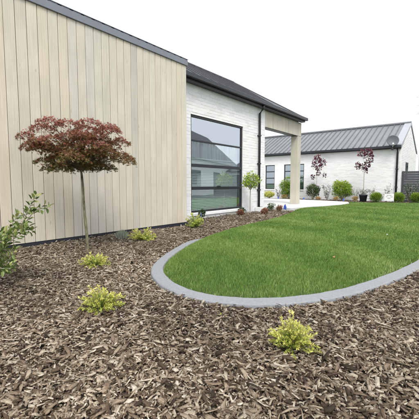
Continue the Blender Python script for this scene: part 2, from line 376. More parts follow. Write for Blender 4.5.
x2, y2 = chip_field(5200, (-5.78, -5.08), (5.5, 10.6), lambda x, y: np.full(len(x), .6), 4); cx = np.r_[cx, x2]; cy = np.r_[cy, y2]
x3, y3 = chip_field(16000, (-9, 3), (16.2, 18.35), lambda x, y: in_poly(x, y, np.array(FB)).astype(float)*.6, 5)
def make_chips(name, x, y, z0, scale=1.0, seed=1):
    r = np.random.default_rng(seed); n = len(x)
    d = np.hypot(x, y)
    ln = np.clip(r.lognormal(math.log(.0235), .6, n), .007, .095)*scale*np.clip(.80+d*.04, .86, 1.35)
    wd = np.clip(ln*r.uniform(.07, .5, n), .003, .021); th = r.uniform(.002, .006, n)
    yaw = r.uniform(0, 2*math.pi, n); pit = r.normal(0, .22, n); rol = r.normal(0, .3, n)
    z = z0+.003+np.abs(r.normal(0, .011, n))+np.abs(np.sin(pit))*ln*.35
    big = r.random(n) < .012
    ts = np.array([-.5, -.02, .5])[None]+np.stack([np.zeros(n), r.uniform(-.2, .2, n), np.zeros(n)], 1)
    ws = np.stack([r.uniform(.25, .95, n), np.ones(n), r.uniform(.15, .9, n)], 1)*wd[:, None]*.5
    sk = r.uniform(-.3, .3, (n, 3))*wd[:, None]
    bend = np.stack([np.zeros(n), r.normal(0, .06, n), np.zeros(n)], 1)*ln[:, None]
    U = ts*ln[:, None]
    loc = np.zeros((n, 3, 4, 3))
    for c, (sg, zz) in enumerate(((-1, .5), (1, .5), (1, -.5), (-1, -.5))):
        loc[:, :, c, 0] = U+(r.uniform(-.12, .12, (n, 3))*ln[:, None]*.5); loc[:, :, c, 1] = sk+sg*ws; loc[:, :, c, 2] = bend+zz*th[:, None]
    loc = loc.reshape(n, 12, 3)
    acr = (loc[:, :, 1]/.0028+loc[:, :, 2]/.004+np.arange(n)[:, None]*13.37).ravel()
    cp, sp, cr, sr, cyw, syw = np.cos(pit), np.sin(pit), np.cos(rol), np.sin(rol), np.cos(yaw), np.sin(yaw)
    a, b, c = loc[..., 0], loc[..., 1], loc[..., 2]
    b, c = b*cr[:, None]-c*sr[:, None], b*sr[:, None]+c*cr[:, None]
    a, c = a*cp[:, None]-c*sp[:, None], a*sp[:, None]+c*cp[:, None]
    a, b = a*cyw[:, None]-b*syw[:, None], a*syw[:, None]+b*cyw[:, None]
    V = np.stack([a+x[:, None], b+y[:, None], c+z[:, None]], -1).reshape(-1, 3)
    T = np.array([(0,1,5,4),(4,5,9,8),(1,2,6,5),(5,6,10,9),(3,0,4,7),(7,4,8,11),(0,3,2,1),(8,9,10,11)])[:, ::-1]
    fa = (T[None]+(np.arange(n)*12)[:, None, None]).reshape(-1, 4)
    return np_mesh(name, V, [fa], {'acr': acr})
mc = link('bark_mulch', make_chips('bark_mulch', cx, cy, gz(cx, cy), seed=21), None, M['chip'])
tag(mc, 'loose brown and tan bark chips covering the garden bed', 'bark mulch', kind='stuff')
fc = link('far_bark_mulch', make_chips('far_bark_mulch', x3, y3, .045+0*x3, 1.3, seed=22), None, M['chip'])
tag(fc, 'dark strip of bark mulch along the far brick house', 'bark mulch', kind='stuff')
print('chips', len(cx), len(x3))

# ================================================================== GRASS (stuff)
def make_grass():
    r = np.random.default_rng(5); xs = []; ys = []
    n = 2400000; x = r.uniform(-5.0, .3, n); y = r.uniform(1.9, 17.4, n)
    d = np.hypot(x, y); base = 20000.0; prob = base*np.clip((3.6/d)**1.75, 0, 1)/(n/(5.3*15.5))
    prob *= np.where(in_view(x, y), 1, .3)
    k = r.random(n) < prob; x, y, d = x[k], y[k], d[k]
    k = in_poly(x, y, LP); x, y, d = x[k], y[k], d[k]
    e_ = edge_dist(x, y, LPs); k = r.random(len(x)) < np.clip(.25+e_/.07, 0, 1); x, y, d, e_ = x[k], y[k], d[k], e_[k]; n = len(x)
    z = lawn_z(x, y)-.012
    pn = .5+.5*np.sin(2.1*x+1.3*np.sin(1.7*y))*np.sin(1.6*y+1.1*np.sin(2.3*x)); pn2 = .5+.5*np.sin(9*x+3*np.sin(5*y))*np.sin(8*y+2*np.sin(7*x))
    L = r.uniform(.026, .05, n)*(.85+.25*pn2); W = np.clip(.001*d, .0026, .011)*r.uniform(.7, 1.2, n)
    az = r.uniform(0, 2*math.pi, n); lean = np.abs(r.normal(.32, .28, n))
    cl = 1.2*np.sin(3*x)+1.2*np.cos(2.6*y); hx = np.cos(az)+.35*np.cos(cl); hy = np.sin(az)+.35*np.sin(cl); hn = np.hypot(hx, hy)+1e-6; hx, hy = hx/hn, hy/hn
    P0 = np.stack([x, y, z], 1); H = np.stack([hx, hy, 0*hx], 1); up = np.array([0, 0, 1.])
    sz = r.uniform(0, 2*math.pi, n); S = np.stack([np.cos(sz), np.sin(sz), 0*sz], 1)
    mid = P0+up*(L*.55*np.cos(lean*.6))[:, None]+H*(L*.55*np.sin(lean*.6))[:, None]
    tip = mid+up*(L*.45*np.cos(lean*1.9))[:, None]+H*(L*.45*np.sin(lean*1.9))[:, None]
    hw = (W*.5)[:, None]
    V = np.stack([P0-S*hw, P0+S*hw, mid+S*hw*.85, mid-S*hw*.85, tip], 1).reshape(-1, 3)
    o = (np.arange(n)*5)[:, None]
    mow = np.sin((x*.55+y*.83)*5.2+.8*np.sin(1.3*x))      # faint wheel lines left by the mower
    tone = np.repeat(.46+.2*(pn-.5)+.16*(pn2-.5)+.09*mow+np.where(r.random(n) < .3*np.exp(-e_/.03), .5, 0), 5)
    return np_mesh('grass', V, [np.array([[0, 1, 2, 3]])+o, np.array([[3, 2, 4]])+o], {'tone': tone}), n
gm, gn = make_grass()
gr = link('grass', gm, None, M['grass']); tag(gr, 'dense green mown lawn grass inside the curved concrete kerb', 'grass', kind='stuff')
print('grass', gn)

# ================================================================== NEAR HOUSE
XC, XB = -5.10, -5.80         # faces of the timber cladding and of the brick wall
ZE = 3.58
house = empty('timber_and_brick_house', (-5.45, 5.4, 0)); tag(house, 'long white brick house with pale timber cladding, dark window and porch beside the lawn', 'house')
HO = Vector((-5.45, 5.4, 0))
def hpart(mb, name, mat, parent=None, **kw):
    o = mb.build(name, mat, parent or house, **kw)
    if parent is None: o.location = -HO
    return o
# timber boards, one by one
BW = .1515
bmb = MB()
hw, ch = (BW-.0065)/2, .005
bmb.prism([(0, -hw, 0), (.019, -hw, 0), (.024, -hw+ch, 0), (.024, hw-ch, 0), (.019, hw, 0), (0, hw, 0)], (0, 0, ZE-.075))
bme = bmb.mesh('cladding_board')
y = 5.37-BW/2; i = 0
while y > -3:
    o = link('cladding_board', bme, house, M['board']); o.location = Vector((XC-.024+random.uniform(-.0015, .0015), y, .075))-HO; o.rotation_euler = (random.uniform(-.0004, .0004), 0, 0)
    y -= BW
y_end = y+BW/2
hpart(MB().box((XC-.9, y_end, .04), (XC-.027, 5.365, ZE-.004)), 'cladding_backing', M['base'])
hpart(MB().box((XC-.03, y_end-.01, -.05), (XC-.008, 5.372, .068)), 'base_flashing', M['base'])
fa = hpart(MB().box((XC-.95, y_end-.03, ZE), (XC+.028, 5.395, ZE+.118)), 'fascia', M['grey_metal'], bevel=.004)
cap = MB().box((XC-.97, y_end-.04, ZE+.132), (XC+.034, 5.40, ZE+.140))
hpart(cap, 'fascia_cap', M['grey_metal'])
rb = MB()
y = y_end
while y < 5.36: rb.box((XC-.5, y, ZE+.119), (XC+.024, y+.13, ZE+.131)); y += .19
hpart(rb, 'roof_sheet_edge', M['grey_metal'])
# brick wall with opening: backing + bricks
WY0, WY1, WZ0, WZ1 = 6.27, 8.74, .17, 2.78
BY0, BY1 = 5.0, 10.12
wl = MB()
for a, b in (((BY0, -.05), (WY0, ZE)), ((WY1, -.05), (BY1, ZE)), ((WY0, WZ1), (WY1, ZE)), ((WY0, -.05), (WY1, WZ0))):
    wl.box((XB-.16, a[0], a[1]), (XB-.0045, b[0], b[1]))
wl.box((-9.9, BY1-.16, -.05), (XB-.161, BY1, ZE)); wl.box((-9.9, y_end, -.05), (-9.75, BY1-.161, ZE))
wall = hpart(wl, 'brick_wall', M['mortar'])
def bricks(mesh_name, u0, u1, z0, z1, hole, face, seed, axis, depth=.02, rev=False):
    """running-bond bricks as separate little blocks on a wall face"""
    r = random.Random(seed); V = []; Fq = []
    c = .086; Lb = .24; row = 0; z = z0
    while z < z1-.02:
        zt = min(z+c-.009, z1); u = u0-(Lb/2 if row % 2 else 0)
        while u < u1:
            a, b = max(u, u0), min(u+Lb-.009, u1)
            segs = [(a, b)]
            for (h0, h1, k0, k1) in hole:
                if z < k1-.01 and zt > k0+.01:
                    segs = [s for (p, q) in segs for s in ((p, min(q, h0)), (max(p, h1), q)) if s[1]-s[0] > .02]
            for p, q in segs:
                if q-p < .02: continue
                f = face+r.uniform(-.0025, .0025); n = len(V); bb = .002
                zj = r.uniform(-.0012, .0012)
                front = [(p+bb, z+bb+zj), (q-bb, z+bb+zj), (q-bb, zt-bb+zj), (p+bb, zt-bb+zj)]; back = [(p, z+zj), (q, z+zj), (q, zt+zj), (p, zt+zj)]
                tl = r.uniform(-.0015, .0015)
                for k_, (uu, vv) in enumerate(front): V.append((f+(tl if k_ in (1, 2) else -tl), uu, vv) if axis == 'x' else (uu, f+(tl if k_ in (1, 2) else -tl), vv))
                s_ = -1 if axis == 'x' else 1
                if rev: s_ = -s_
                for uu, vv in back: V.append((f+s_*depth, uu, vv) if axis == 'x' else (uu, f+s_*depth, vv))
                Fq += [(n, n+1, n+2, n+3)]+[(n+4+i, n+4+(i+1) % 4, n+(i+1) % 4, n+i) for i in range(4)]
            u += Lb
        z += c; row += 1
    me = bpy.data.meshes.new(mesh_name); me.from_pydata(V, [], Fq)
    bm = bmesh.new(); bm.from_mesh(me); bmesh.ops.recalc_face_normals(bm, faces=bm.faces); bm.to_mesh(me); bm.free()
    return me
br = link('bricks', bricks('bricks', BY0, BY1, .0, ZE-.02, [(WY0-.005, WY1+.005, WZ0-.09, WZ1)], XB, 3, 'x'), wall, M['brick']); br['kind'] = 'stuff'
hpart(MB().box((XB-.15, WY0-.03, WZ0-.085), (XB+.045, WY1+.03, WZ0-.008)), 'window_sill', M['sill'], bevel=.006)
# window
win = empty('window'); win.parent = house; win.location = -HO
fx0, fx1 = XB-.10, XB-.035; fw = .055
fr = MB()
fr.box((fx0, WY0, WZ0), (fx1, WY0+fw, WZ1)).box((fx0, WY1-fw, WZ0), (fx1, WY1, WZ1))
fr.box((fx0, WY0+fw, WZ0), (fx1, WY1-fw, WZ0+fw)).box((fx0, WY0+fw, WZ1-fw), (fx1, WY1-fw, WZ1))
wf = fr.build('frame', M['dark_metal'], win)
TZ = [(2.115, .042), (1.455, .085), (.835, .085)]
for z, h in TZ: MB().box((fx0+.004, WY0+fw, z-h/2), (fx1+.006, WY1-fw, z+h/2)).build('transom', M['dark_metal'], win, bevel=.004)
MB().box((fx1+.004, 7.42, .872), (fx1+.03, 7.56, .9)).build('window_latch', M['dark_metal'], win, bevel=.004)
ed_ = [WZ1-fw]+[v for z, h in TZ for v in (z+h/2, z-h/2)]+[WZ0+fw]
for i in range(4):
    MB().box((fx0+.03, WY0+fw, ed_[2*i+1]), (fx0+.036, WY1-fw, ed_[2*i])).build('pane', M['glass'], win)
# room behind the window
rm = MB(); x0, x1 = -9.6, XB-.17
rm.box((x0, 5.55, .06), (x1, 9.6, .09)); hpart(rm, 'room_floor', M['carpet'])
rm = MB().box((x0-.05, 5.5, .09), (x0, 9.65, 2.88)).box((x0, 5.5, .09), (x1, 5.55, 2.88)).box((x0, 9.6, .09), (x1, 9.65, 2.88)).box((x0-.05, 5.5, 2.88), (x1, 9.65, 2.93))
hpart(rm, 'room_wall', M['room'])
# roof: hipped at the far end, low pitch seen from below
GX0, GZ0, S_, D_ = -5.60, 3.685, .635, 2.17
YE = 13.14
e0 = (GX0, y_end-.3, GZ0); e1 = (GX0, YE, GZ0); e2 = (GX0-2*D_, YE, GZ0); e3 = (GX0-2*D_, y_end-.3, GZ0)
r0 = (GX0-D_, y_end-.3, GZ0+S_*D_); r1 = (GX0-D_, YE-D_, GZ0+S_*D_)
rf = hpart(MB().poly([e0, e1, r1, r0]).poly([e2, e3, r0, r1]).poly([e1, e2, r1]), 'roof', M['roof_dark'])
face_up(rf); sm = rf.modifiers.new('thick', 'SOLIDIFY'); sm.thickness = .03; sm.offset = -1
def capbar(a, b, name, r_=.05):
    MB().tube([a, b], r_, 8).build(name, M['roof_dark'], rf)
capbar(r0, r1, 'ridge_cap'); capbar((e1[0]-.03, e1[1]-.03, e1[2]+.02), r1, 'hip_cap', .04); capbar((e2[0]+.03, e2[1]-.03, e2[2]+.02), r1, 'hip_cap', .04)
Y_ = 4.0
rbm = MB().prism([(0, -.02, 0), (0, .02, 0), (-D_+.06, .02, S_*(D_-.06)), (-D_+.06, -.02, S_*(D_-.06))], (.012, 0, .02)).mesh('roof_rib')
while Y_ < YE-D_:
    o = link('roof_rib', rbm, rf, M['roof_dark']); o.location = (GX0, Y_, GZ0+.001); Y_ += .38
# gutter and dark soffit edge
hpart(MB().box((GX0-.02, 5.405, ZE+.012), (GX0+.085, YE+.08, ZE+.125)), 'gutter', M['dark_metal'], bevel=.008)
hpart(MB().box((-5.79, 5.41, ZE-.045), (GX0-.022, YE+.02, ZE+.03)), 'eave_trim', M['dark_metal'])
hpart(MB().box((-9.9, YE-.02, ZE+.014), (GX0-.03, YE+.07, ZE+.12)), 'gutter', M['dark_metal'], bevel=.008)
hpart(MB().box((-9.9, 10.13, ZE-.012), (-5.8, YE-.2, ZE+.02)), 'porch_soffit', M['sill'])
# downpipe
dpy = 9.66
dp = hpart(MB().tube([(GX0+.02, dpy, ZE+.02), (GX0-.02, dpy, ZE-.1), (XB+.06, dpy, ZE-.24), (XB+.06, dpy, .06)], .04, 12), 'downpipe', M['dark_metal'], smooth=True)
for z in (.75, 1.65, 2.6): MB().box((XB-.005, dpy-.055, z-.02), (XB+.105, dpy+.055, z+.02)).build('pipe_bracket', M['dark_metal'], dp, bevel=.004)
# porch beam (timber boards hung on a frame) and post
PB0, PB1, PZ0 = 10.13, 13.2, 2.97
bf = hpart(MB().box((XB-.30, PB0, PZ0-.008), (XB-.028, PB1-.002, ZE-.05)), 'porch_beam', M['dark_metal'])
n = 24; bwid = (PB1-PB0)/n
sbm = MB().box((0, -bwid/2+.003, 0), (.022, bwid/2-.003, ZE-.052-PZ0)).mesh('beam_board', bevel=.002)
for i in range(n):
    o = link('beam_board', sbm, bf, M['board']); o.location = (XB-.024, PB0+bwid*(i+.5), PZ0)
pp = hpart(MB().box((XB-.31, 12.87, .095), (XB-.004, 13.19, PZ0-.01)), 'porch_post', M['board'], bevel=.006)
print('house done')

# things behind the glass
vb = empty('venetian_blind', (XB-.17, 7.5, .2)); tag(vb, 'pale horizontal slat blind hanging inside the lower window panes', 'blind')
sm_ = MB().prism([(-.009, -1.14, .0195), (.009, -1.14, -.0195), (.0105, -1.14, -.019), (-.0075, -1.14, .020)], (0, 2.28, 0)).mesh('slat')
z = .04
while z < 1.42:
    o = link('slat', sm_, vb, M['blind']); o.location = (0, 0, z); o.rotation_euler = (random.uniform(-.004, .004), 0, 0); z += .044
MB().box((-.02, -1.15, 1.43), (.02, 1.15, 1.47)).build('head_rail', M['blind'], vb)
for yy in (-.8, 0, .8): MB().box((.018, yy-.004, .0), (.02, yy+.004, 1.43)).build('ladder_cord', M['white_plastic'], vb)
cu = empty('sheer_curtain', (XB-.28, 7.5, .1)); tag(cu, 'pale sheer curtain with vertical folds hanging behind the middle window pane', 'curtain')
V = []; Fq = []; nn = 150
for i in range(nn+1):
    yy = -1.3+2.6*i/nn; dx = .035*math.sin(i*.85)+.015*math.sin(i*.37)
    if -.62 < yy < -.5: dx -= .1
    V += [(dx, yy, .0), (dx*.8, yy, 2.02)]
for i in range(nn): Fq.append((2*i, 2*i+2, 2*i+3, 2*i+1))
cm = bpy.data.meshes.new('fabric'); cm.from_pydata(V, [], Fq); link('fabric', cm, cu, M['curtain'])
MB().tube([(0, -1.35, 2.03), (0, 1.35, 2.03)], .015, 8).build('curtain_rail', M['white_plastic'], cu)

# ================================================================== FAR HOUSE
YF, XG = 18.4, -2.86           # brick front, gable face
fh = empty('far_brick_house', (-7, 18.4, 0)); tag(fh, 'low white brick house with grey ribbed metal roof at the back of the garden', 'house')
FO = Vector((-7, 18.4, 0))
def fpart(mb, name, mat, parent=None, **kw):
    o = mb.build(name, mat, parent or fh, **kw)
    if parent is None: o.location = -FO
    return o
XL, YRr, ZRr, ZFE = -15.0, 21.05, 4.30, 2.74
FW = [(at_y(265, YF), at_y(274.3, YF), .62, 2.15), (at_y(283.5, YF), at_y(303.4, YF), .62, 2.15)]
wl = MB(); xs = [XL, FW[0][0], FW[0][1], FW[1][0], FW[1][1], XG]
for a, b in ((0, 1), (2, 3), (4, 5)): wl.box((xs[a], YF+.0045, -.05), (xs[b], YF+.2, ZFE))
for a, b in ((1, 2), (3, 4)): wl.box((xs[a], YF+.0045, -.05), (xs[b], YF+.2, .62)).box((xs[a], YF+.0045, 2.15), (xs[b], YF+.2, ZFE))
YB = 2*YRr-YF
pent = [(XG-.2, YF+.201, -.05), (XG-.2, YB, -.05), (XG-.2, YB, ZFE), (XG-.2, YRr, ZRr-.14), (XG-.2, YF+.201, ZFE)]
wl.prism(pent, (.193, 0, 0))
fwall = fpart(wl, 'brick_wall', M['mortar'])
o = link('bricks', bricks('bricks', -10.9, XG, 0, ZFE-.01, [(a-.005, b+.005, c-.08, d) for a, b, c, d in FW], YF, 8, 'y'), fwall, M['brick']); o['kind'] = 'stuff'
# gable bricks, clipped under the rake
def gable_bricks():
    V = []; Fq = []; r = random.Random(9); z = 0; row = 0; sl_ = (ZRr-.16-ZFE)/(YRr-YF)
    while z < ZRr-.25:
        zt = z+.077; lo = YF+.002 if zt < ZFE else YF+(zt-ZFE)/sl_+.01; hi = 2*YRr-lo; u = YF-(.12 if row % 2 else 0)
        while u < hi:
            p, q = max(u, lo), min(u+.231, hi)
            hole = (19.86 < (p+q)/2 < 20.5 and 1.2 < z+.04 < 2.1)
            if q-p > .02 and not hole:
                n = len(V); f = XG+r.uniform(-.002, .002)
                V += [(f, p+.002, z+.002), (f, q-.002, z+.002), (f, q-.002, zt-.002), (f, p+.002, zt-.002), (f-.02, p, z), (f-.02, q, z), (f-.02, q, zt), (f-.02, p, zt)]
                Fq += [(n, n+1, n+2, n+3)]+[(n+4+i, n+4+(i+1) % 4, n+(i+1) % 4, n+i) for i in range(4)]
            u += .24
        z += .086; row += 1
    me = bpy.data.meshes.new('gable_bricks'); me.from_pydata(V, [], Fq); return me
o = link('gable_bricks', gable_bricks(), fwall, M['brick']); o['kind'] = 'stuff'
gw = fpart(MB().box((XG-.004, 19.86, 1.2), (XG+.03, 20.5, 2.1)), 'gable_window', M['dark_metal'])
MB().box((XG+.0, 20.0, 1.26), (XG+.034, 20.44, 2.04)).build('pane', M['far_glass'], gw)
for a, b, c, d in FW:
    wi = empty('window'); wi.parent = fh; wi.location = -FO
    f_ = .045; yy0, yy1 = YF+.05, YF+.10
    m = MB().box((a, yy0, c), (a+f_, yy1, d)).box((b-f_, yy0, c), (b, yy1, d)).box((a+f_, yy0, c), (b-f_, yy1, c+f_)).box((a+f_, yy0, d-f_), (b-f_, yy1, d))
    m.build('frame', M['dark_metal'], wi)
    zs = [d-f_, 1.73+.03, 1.73-.03, 1.32+.03, 1.32-.03, .95+.03, .95-.03, c+f_]
    for t_ in (1.73, 1.32, .95): MB().box((a+f_, yy0-.004, t_-.03), (b-f_, yy1, t_+.03)).build('transom', M['dark_metal'], wi)
    for i in range(4): MB().box((a+f_, yy0+.02, zs[2*i+1]), (b-f_, yy0+.026, zs[2*i])).build('pane', M['far_glass'], wi)
    MB().box((a-.02, YF-.03, c-.078), (b+.02, YF+.12, c-.004)).build('window_sill', M['sill'], wi)
    MB().box((a-.1, YF+.3, c), (b+.1, YF+.32, d)).build('window_blind', M['blind'], wi)
fpart(MB().box((XL, YF+.21, .05), (XG-.21, YF+.25, .08)).box((XL, YF+2.0, .08), (XG-.21, YF+2.05, ZFE)), 'room_wall', M['room'])
# roof
YG, ZG = YF-.16, ZFE+.12
fr_ = MB().poly([(XL, YG, ZG), (XG-.0, YG, ZG), (XG-.0, YRr, ZRr), (XL, YRr, ZRr)]).poly([(XL, YRr, ZRr), (XG-.0, YRr, ZRr), (XG-.0, 2*YRr-YG, ZG), (XL, 2*YRr-YG, ZG)])
frf = fpart(fr_, 'roof', M['roof_grey']); face_up(frf); sm = frf.modifiers.new('thick', 'SOLIDIFY'); sm.thickness = .04; sm.offset = -1
dy, dz = YRr-YG, ZRr-ZG
rbm = MB().prism([(-.034, 0, 0), (.034, 0, 0), (.014, 0, .05), (-.014, 0, .05)], (0, dy-.04, dz*(1-.04/dy))).mesh('roof_rib')
x = XG-.5
while x > -11.5:
    o = link('roof_rib', rbm, frf, M['roof_rib']); o.location = (x, YG, ZG+.002); x -= .29
MB().tube([(XL, YRr, ZRr+.035), (XG+.01, YRr, ZRr+.035)], .085, 8).build('ridge_cap', M['roof_rib'], frf)
bp_ = [(XG-.30, YG-.005, ZG+.004), (XG+.03, YG-.005, ZG+.004), (XG+.03, YRr, ZRr+.006), (XG-.30, YRr, ZRr+.006)]
MB().prism(bp_, (0, 0, .05)).build('barge_flashing', M['barge'], frf)
bp_ = [(XG+.005, YRr+.001, ZRr-.1), (XG+.005, 2*YRr-YG, ZG-.1), (XG+.005, 2*YRr-YG, ZG+.05), (XG+.005, YRr+.001, ZRr+.05)]
MB().prism(bp_, (.025, 0, 0)).build('barge_board', M['barge'], frf)
bp_ = [(XG+.005, YRr-.001, ZRr-.1), (XG+.005, YG, ZG-.1), (XG+.005, YG, ZG), (XG+.005, YRr-.001, ZRr+.004)]
MB().prism(bp_, (.022, 0, 0)).build('barge_board', M['barge'], frf)
fpart(MB().box((XL, YG-.10, ZG-.13), (XG+.02, YG+.01, ZG-.01)), 'gutter', M['dark_metal'], bevel=.008)
fpart(MB().box((XL, YG+.012, ZG-.16), (XG+.003, YF-.004, ZG-.06)), 'eave_trim', M['dark_metal'])
dx = at_y(395.7, YF-.06)
fdp = fpart(MB().tube([(dx, YG-.05, ZG-.1), (dx, YG-.02, ZG-.2), (dx, YF-.06, ZG-.34), (dx, YF-.06, .08)], .045, 10), 'downpipe', M['dark_metal'], smooth=True)
for z in (.8, 1.7): MB().box((dx-.06, YF-.11, z-.02), (dx+.06, YF+.004, z+.02)).build('pipe_bracket', M['dark_metal'], fdp)

# satellite dish on the far gutter
sdx = at_y(390.3, YG-.12)
ds = empty('satellite_dish', (sdx, YG-.13, ZG-.14)); tag(ds, 'round grey satellite dish mounted on the far house gutter', 'satellite dish')
dm = MB(); pr = [(.27*k_/8, .06*(k_/8)**2) for k_ in range(9)]
dm.lathe([(max(r_, .001), z_) for r_, z_ in pr]+[(.27, .052)]+[(max(r_, .001), z_-.012) for r_, z_ in pr[::-1]], sides=36)
do = dm.build('reflector', M['dish'], ds, smooth=True); do.location = (0, .02, .36); do.rotation_euler = (R(76), 0, R(16))
MB().tube([(.0, .0, -.06), (.0, .04, .1), (.0, .05, .36)], .02, 8).build('mast', M['dark_metal'], ds)
MB().tube([(0, .02, .09), (.05, -.17, .05), (.09, -.34, .15)], .012, 6).build('feed_arm', M['white_plastic'], ds)
fd = MB().lathe([(.001, -.05), (.035, -.05), (.04, .02), (.028, .06), (.001, .06)], sides=12).build('feed_horn', M['white_plastic'], ds, smooth=True); fd.location = (.09, -.35, .17); fd.rotation_euler = (R(-50), 0, R(20))
MB().box((-.05, .0, -.10), (.05, .05, -.0)).build('bracket', M['dark_metal'], ds)

# slatted fence by the gable
fe = empty('slat_fence', (-2.4, 18.75, 0)); tag(fe, 'dark charcoal horizontal slat fence beside the far house gable', 'fence')
fx = [-2.80, -1.55, -.1, 1.6, 3.3]
for k_ in range(5): MB().box((fx[k_]-.045, .02, -.05), (fx[k_]+.045, .11, 1.60)).build('post', M['fence'], fe).location = (2.4, 0, 0)
for k_ in range(4):
    wv = fx[k_+1]-fx[k_]; smm = MB().box((0, 0, 0), (wv-.006, .018, .112)).mesh('slat', bevel=.003)
    for j in range(13):
        o = link('slat', smm, fe, M['fence']); o.location = (fx[k_]+.003+2.4, 0, .06+j*.118)

# neighbouring houses that show past the fence and in the window glass
def small_house(name, label, loc, rz, w_, d_, he, hr, wins):
    h = empty(name, loc, rz); tag(h, label, 'house')
    m = MB().box((-w_/2, -d_/2, -.05), (w_/2, d_/2, he)); m.prism([(-w_/2, -d_/2, he), (-w_/2, d_/2, he), (-w_/2, 0, hr-.1)], (w_, 0, 0))
    wa = m.build('wall', M['brick'], h)
    r = MB().poly([(-w_/2-.2, -d_/2-.3, he-.05), (w_/2+.2, -d_/2-.3, he-.05), (w_/2+.2, 0, hr), (-w_/2-.2, 0, hr)]).poly([(-w_/2-.2, 0, hr), (w_/2+.2, 0, hr), (w_/2+.2, d_/2+.3, he-.05), (-w_/2-.2, d_/2+.3, he-.05)])
    ro = r.build('roof', M['roof_dark'], h); face_up(ro); s = ro.modifiers.new('thick', 'SOLIDIFY'); s.thickness = .08; s.offset = 1
    for (xa, xb, za, zb) in wins:
        wi = MB().box((xa, -d_/2-.03, za), (xb, -d_/2+.02, zb)).build('window', M['dark_metal'], h)
        MB().box((xa+.06, -d_/2-.036, za+.06), (xb-.06, -d_/2-.03, zb-.06)).build('pane', M['far_glass'], wi)
    return h
small_house('neighbour_house', 'distant white house with dark roof just showing past the fence at right edge', (3.4, 33, 0), 0, 12, 8, 2.3, 4.0, [(-4, -2.4, .9, 2.0), (1, 3, .9, 2.0)])
small_house('reflected_house', 'dark roofed white house across the lawn, mirrored in the big window', (10.9, 21.2, 0), R(-112), 24, 8, 3.0, 6.9, [(-9, -7, .6, 2.1), (-4, -1.8, .6, 2.1), (2, 4.2, .6, 2.1), (7, 9, .6, 2.1)])
# television aerial beyond the far house
ax, ay = at_y(417.2, 30), 30
an = empty('television_aerial', (ax, ay, 0)); tag(an, 'pale television aerial mast rising beyond the far gable', 'aerial')
MB().tube([(0, 0, -.05), (0, 0, 8.2)], .035, 8).build('mast', M['antenna'], an)
for z in (6.4, 7.05, 7.7): MB().tube([(-.35, 0, z), (1.3, .2, z+.04)], .022, 6).build('crossbar', M['antenna'], an)
for k_ in range(5): MB().tube([(.1+.25*k_, .05+.03*k_, 6.2), (.1+.25*k_, .05+.03*k_, 7.9)], .014, 6).build('element', M['antenna'], an)

# ================================================================== PLANTS
def rnd_dirs(n, r, up=0.0):
    v = r.normal(size=(n, 3)); v[:, 2] += up; return unit(v)
def branch_pts(a, b, sag=.0, n=6, wob=.02, r=random):
    a = Vector(a); b = Vector(b); out = []
    for i in range(n+1):
        t = i/n; p = a.lerp(b, t); p.z += sag*math.sin(math.pi*t)
        if 0 < i < n: p += Vector((r.uniform(-wob, wob), r.uniform(-wob, wob), r.uniform(-wob, wob)))
        out.append(p)
    return out

